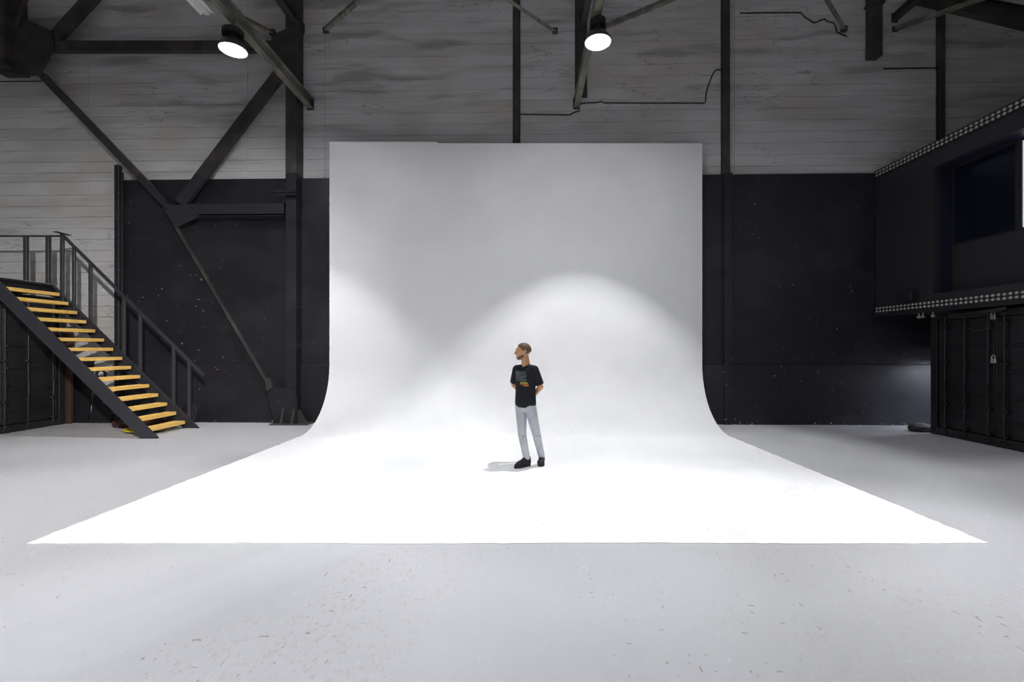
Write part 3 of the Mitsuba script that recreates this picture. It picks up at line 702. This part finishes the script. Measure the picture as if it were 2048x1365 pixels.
# ---------------------------------------------------------------- the person
def sph(c, r, n=20):
    return m3.Manifold.sphere(1.0, n).scale((r, r, r)).translate(tuple(map(float, c)))
def ell(c, r, ax, n=24):
    """ellipsoid with radii r along the axes ax (rows)."""
    A = np.asarray(ax, float).T @ np.diag(r)
    M = np.hstack([A, np.asarray(c, float)[:, None]])
    return m3.Manifold.sphere(1.0, n).transform(M)
def hull(*parts): return m3.Manifold.batch_hull(list(parts))
def bone(a, ra, b, rb): return hull(sph(a, ra), sph(b, rb))
def chain(pts, rs): 
    return [bone(pts[i], rs[i], pts[i+1], rs[i+1]) for i in range(len(pts) - 1)]
def union(parts): return m3.Manifold.batch_boolean(parts, m3.OpType.Add)
def finish(man, edge=.012, it=8):
    man = man.refine_to_length(edge)
    m = man.to_mesh(); t = trimesh.Trimesh(np.array(m.vert_properties[:, :3]), np.array(m.tri_verts))
    trimesh.smoothing.filter_taubin(t, .5, .53, iterations=it); return t

Fd = np.array([-.6, -.8, 0.]); Ld = np.array([.8, -.6, 0.]); Zd = np.array([0, 0, 1.])
HFd = np.array([-.97, -.243, 0]); HFd /= np.linalg.norm(HFd); HLd = np.array([-HFd[1], HFd[0], 0]); HLd = np.cross(Zd, HFd)
BX = np.stack([Fd, Ld, Zd]); HX = np.stack([HFd, HLd, Zd])
C0 = np.array([.045, 6.84, 0.])
def P(f, l, z): return C0 + f * Fd + l * Ld + z * Zd
shL, shR = P(0, .165, 1.435), P(0, -.165, 1.435)
elL, elR = np.array([.268, 6.79, 1.175]), np.array([-.135, 7.075, 1.19])
wrL, wrR = np.array([.150, 7.00, 1.00]), np.array([.075, 7.045, .97])
hpL, hpR = P(0, .085, .93), P(0, -.085, .93)
knL, knR = np.array([.205, 6.755, .49]), np.array([-.008, 6.735, .49])
anL, anR = np.array([.287, 6.868, .11]), np.array([.060, 6.745, .11])
# head: profile to the left of the picture
HC = np.array([.005, 6.835, 1.708])
HS = 1.09
def Q(f, l, z): return HC + HS * (f * HFd + l * HLd + z * Zd)
cran = ell(Q(-.012, 0, .018), tuple(HS * q for q in (.100, .076, .092)), HX)
skull = hull(ell(Q(.012, 0, .0), tuple(HS * q for q in (.082, .070, .085)), HX), ell(Q(.052, 0, -.088), tuple(HS * q for q in (.030, .034, .024)), HX), ell(Q(.0, 0, -.06), tuple(HS * q for q in (.06, .058, .03)), HX))
nose = hull(sph(Q(.088, 0, .012), .011), sph(Q(.110, 0, -.030), .014), sph(Q(.088, .014, -.036), .010), sph(Q(.088, -.014, -.036), .010))
brow = hull(sph(Q(.086, .032, .030), .012), sph(Q(.086, -.032, .030), .012))
lips = hull(sph(Q(.080, .020, -.066), .010), sph(Q(.080, -.020, -.066), .010), sph(Q(.088, 0, -.066), .011))
chin = sph(Q(.074, 0, -.097), .020)
ears = [hull(ell(Q(-.012, s * .078, .005), tuple(HS * q for q in (.020, .009, .024)), HX), ell(Q(-.006, s * .074, -.026), tuple(HS * q for q in (.012, .008, .012)), HX)) for s in (-1, 1)]
neck = chain([P(-.015, 0, 1.47), P(.0, 0, 1.56), Q(-.02, 0, -.05)], [.070, .061, .060])
torso_in = [hull(ell(P(0, 0, 1.40), (.095, .155, .07), BX), ell(P(0, 0, 1.12), (.085, .13, .06), BX)), hull(ell(P(0, 0, 1.12), (.085, .13, .06), BX), ell(P(0, 0, .95), (.09, .14, .07), BX))]
armL = chain([shL, elL, wrL], [.052, .042, .029]); armR = chain([shR, elR, wrR], [.052, .042, .029])
def hand(wr, d, pn, s):
    """wr: wrist, d: towards the fingers, pn: palm normal (palm side), s: thumb side."""
    d, pn = d / np.linalg.norm(d), np.asarray(pn, float); pn = pn - d * (pn @ d); pn /= np.linalg.norm(pn)
    t = s * np.cross(pn, d)
    out = [hull(sph(wr, .024), sph(wr + d * .08 + t * .030, .013), sph(wr + d * .075 - t * .032, .012), sph(wr + d * .03 + t * .026, .015))]
    for k, (o, L) in enumerate(((.031, .070), (.010, .078), (-.011, .073), (-.032, .058))):
        b = wr + d * (.085 - .004 * abs(k - 1)) + t * o; pts = [b]; ang = .25
        for seg in (.42, .32, .26):
            pts.append(pts[-1] + L * seg * (d * math.cos(ang) + pn * math.sin(ang))); ang += .45
        out += chain(pts, [.0095, .009, .0085, .0075])
    b = wr + d * .03 + t * .03
    out += chain([b, b + .030 * (t * .8 + d * .6), b + .03 * (t * .8 + d * .6) + .028 * (d * .9 + pn * .4), b + .03 * (t * .8 + d * .6) + .05 * (d * .85 + pn * .5)], [.014, .011, .010, .008])
    return out
handL = hand(wrL, np.array([-.75, .35, -.35]), np.array([.2, .9, .1]), 1)
handR = hand(wrR, np.array([.55, -.02, -.65]), np.array([.4, .8, .1]), -1)
legs_in = chain([hpL, knL, anL], [.075, .05, .036]) + chain([hpR, knR, anR], [.075, .05, .036])
feet_in = [bone(anL, .034, anL + np.array([.0, -.02, -.05]), .024), bone(anR, .034, anR + np.array([-.02, -.015, -.05]), .024)]
pe = thing('person', 'man in black printed T-shirt, pale ripped jeans and sneakers, hands behind his back', 'person')
pr('mat_skin', (.60, .33, .175), .5, spec=.35)
pr('mat_hair', lambda p, n, uv: mix((.075, .045, .022), (.15, .095, .045), fbm(p.x * 90, p.y * 30, p.z * 90, 2)), .6)
pr('mat_beard', (.16, .09, .055), .7)
pr('mat_eye', (.75, .73, .70), .2)
pr('mat_iris', (.03, .02, .015), .2)
def shirt_color(p, n, uv):
    f = (p.x - C0[0]) * Fd[0] + (p.y - C0[1]) * Fd[1]
    l = (p.x - C0[0]) * Ld[0] + (p.y - C0[1]) * Ld[1]
    z = p.z
    def band(v, a, b, s=.006): return smoothstep(a - s, a + s, v) * smoothstep(b + s, b - s, v)
    frontm = smoothstep(.03, .06, f)
    c = mix((.017, .018, .024), (.023, .024, .030), fbm(p.x * 5, p.y * 5, p.z * 5, 2))
    lines = (.45 + .55 * smoothstep(.35, .6, noise(l * 16, z * 60))) * band(z, 1.26, 1.415) * band(l, -.125, .085)
    c = mix(c, (.10, .11, .115), lines * frontm)
    c = mix(c, (.42, .36, .08), band(z, 1.228, 1.250, .004) * band(l, -.02, .105, .004) * frontm)
    c = mix(c, (.34, .055, .03), band(z, 1.205, 1.228, .004) * band(l, -.03, .05, .01) * frontm)
    c = mix(c, (.50, .18, .05), band(z, 1.190, 1.222, .004) * band(l, .04, .115, .008) * frontm)
    return c
pr('mat_shirt', shirt_color, .85, spec=.15, bump=lambda p, n, uv: fbm(p.x * 14, p.y * 14, p.z * 7, 3), bscale=.006)
def jeans_color(p, n, uv):
    c = mix((.60, .62, .65), (.50, .53, .57), smoothstep(.4, .7, fbm(p.x * 9, p.y * 9, p.z * 5, 3)))
    c = mix(c, (.40, .46, .56), smoothstep(.62, .75, fbm(p.x * 22, p.y * 22, p.z * 12 + 5, 2)) * smoothstep(.45, .2, p.z) * .6)
    rip = smoothstep(.007, .003, dr.abs(p.z - .450 - .014 * noise(p.x * 40, 2))) * smoothstep(6.78, 6.73, p.y) * smoothstep(.3, .45, noise(p.x * 45, 5))
    return mix(c, (.14, .10, .08), rip * .8)
pr('mat_jeans', jeans_color, .9, spec=.1, bump=lambda p, n, uv: fbm(p.x * 18, p.y * 18, p.z * 12, 3), bscale=.006)
pr('mat_shoe', (.012, .012, .013), .7)
pr('mat_sole', (.02, .02, .021), .6)

body = union([cran.trim_by_plane((0, 0, 1), -9), skull, nose, brow, lips, chin] + ears + neck + torso_in + armL + armR + handL + handR + legs_in + feet_in)
obj('body', finish(body, .010, 6), 'mat_skin', pe, smooth=True)
# hair: a cap over the cranium, cut at the hairline
cap = ell(Q(-.014, 0, .022), (.118, .092, .106), HX)
cutn = (HFd * .62 + Zd * -.78)
cap = cap.trim_by_plane(tuple(map(float, -(HFd * .80 - Zd * .6))), float(-(HFd * .80 - Zd * .6) @ Q(.052, 0, .055)))
cap = cap.trim_by_plane(tuple(map(float, (HFd * .35 + Zd * .94))), float((HFd * .35 + Zd * .94) @ Q(-.06, 0, -.028)))
obj('hair', finish(cap, .010, 3), 'mat_hair', pe, smooth=True)
bd = hull(ell(Q(.052, 0, -.092), (.039, .043, .030), HX), ell(Q(.010, 0, -.060), (.067, .071, .028), HX)).trim_by_plane(tuple(map(float, Zd * -1.0 + HFd * .0)), float((Zd * -1.0) @ Q(0, 0, -.050)))
bd = bd.trim_by_plane(tuple(map(float, HFd)), float(HFd @ Q(-.005, 0, 0)))
obj('beard', finish(bd, .010, 3), 'mat_beard', pe, smooth=True)
for s in (-1, 1):
    e = obj('eye', trimesh.creation.icosphere(2, .012, ), 'mat_eye', pe, smooth=True); m = trimesh.creation.icosphere(2, .0105); m.apply_translation(Q(.0745, s * .032, .008)); scene[e] = mikit.ply(m, 'mat_eye', smooth=True)
    m = trimesh.creation.icosphere(2, .0055); m.apply_translation(Q(.0820, s * .032, .008)); obj('iris', m, 'mat_iris', e, smooth=True)
# T-shirt
sl = lambda a, b, t: a + (b - a) * t
tors = [hull(ell(P(-.005, 0, 1.405), (.112, .180, .075), BX), ell(P(.0, 0, 1.16), (.112, .165, .07), BX)),
        hull(ell(P(0, 0, 1.16), (.112, .165, .07), BX), ell(P(0, 0, .93), (.118, .178, .12), BX)),
        hull(ell(P(-.012, 0, 1.475), (.066, .085, .045), BX), sph(shL, .062), sph(shR, .062)),
        hull(sph(shL, .062), sph(shR, .062), ell(P(-.005, 0, 1.38), (.105, .17, .05), BX))]
slL = bone(shL, .064, sl(shL, elL, .86), .066); slR = bone(shR, .064, sl(shR, elR, .86), .066)
for nm in (0, 1):
    a_, b_ = ((shL, elL), (shR, elR))[nm]; d = (b_ - a_) / np.linalg.norm(b_ - a_); e = sl(a_, b_, .84)
    if nm == 0: slL = slL.trim_by_plane(tuple(map(float, -d)), float(-d @ e))
    else: slR = slR.trim_by_plane(tuple(map(float, -d)), float(-d @ e))
shirt = union(tors)
shirt = union([shirt, slL, slR]) - ell(P(.030, 0, 1.545), (.078, .075, .050), BX)
sm_ = finish(shirt, .012, 6); sm_ = m3.Manifold(m3.Mesh(np.asarray(sm_.vertices, np.float32), np.asarray(sm_.faces, np.uint32))).trim_by_plane((0.02, 0.03, 1.), .868 + .03 * 6.84)
obj('t_shirt', sm_, 'mat_shirt', pe, smooth=True, label='black T-shirt with a grey and orange chest print')
# jeans
hipsm = hull(ell(P(0, 0, .95), (.105, .160, .07), BX), ell(P(-.005, 0, .86), (.105, .158, .07), BX))
def lim(a, b, r0, r1): return bone(a, r0, b, r1)
jl = [hipsm, lim(hpL - [0, 0, .05], knL, .092, .064), lim(knL, anL + [0, 0, .02], .064, .052), lim(hpR - [0, 0, .05], knR, .092, .064), lim(knR, anR + [0, 0, .02], .064, .052)]
jeans = union(jl).trim_by_plane((0., 0., 1.), .108)
obj('jeans', finish(jeans, .012, 5), 'mat_jeans', pe, smooth=True, label='pale washed jeans ripped at the knees')
# sneakers
def sneaker(toe, heel):
    d = toe - heel; L = np.linalg.norm(d); d = d / L; w = np.array([-d[1], d[0], 0]); S = lambda a, b, z: heel + d * a * L + w * b + Zd * z
    up = union([hull(sph(S(.13, .012, .055), .034), sph(S(.13, -.012, .055), .034), sph(S(.15, 0, .112), .042), sph(S(.38, 0, .095), .042), sph(S(.36, 0, .05), .042)),
                hull(sph(S(.36, 0, .05), .042), sph(S(.40, 0, .088), .036), sph(S(.72, .017, .047), .037), sph(S(.72, -.017, .047), .037)),
                hull(sph(S(.70, .019, .046), .037), sph(S(.70, -.019, .046), .037), sph(S(.89, .004, .038), .031))]).trim_by_plane((0., 0., 1.), .018)
    sole = hull(*[m3.Manifold.cylinder(.026, r, r, 24).translate(tuple(map(float, S(a, b, .0)))) for a, b, r in ((.12, 0, .036), (.42, .0, .036), (.72, .004, .052), (.90, .002, .034))])
    return up, sole
for toe, heel in ((np.array([-.115, 6.615, .007]), np.array([.115, 6.785, .007])), (np.array([.262, 6.70, .007]), np.array([.300, 6.955, .007]))):
    up, sole = sneaker(toe, heel)
    s_ = obj('sneaker', finish(up, .010, 4), 'mat_shoe', pe, smooth=True)
    obj('sole', finish(sole, .012, 1), 'mat_sole', s_, smooth=40)
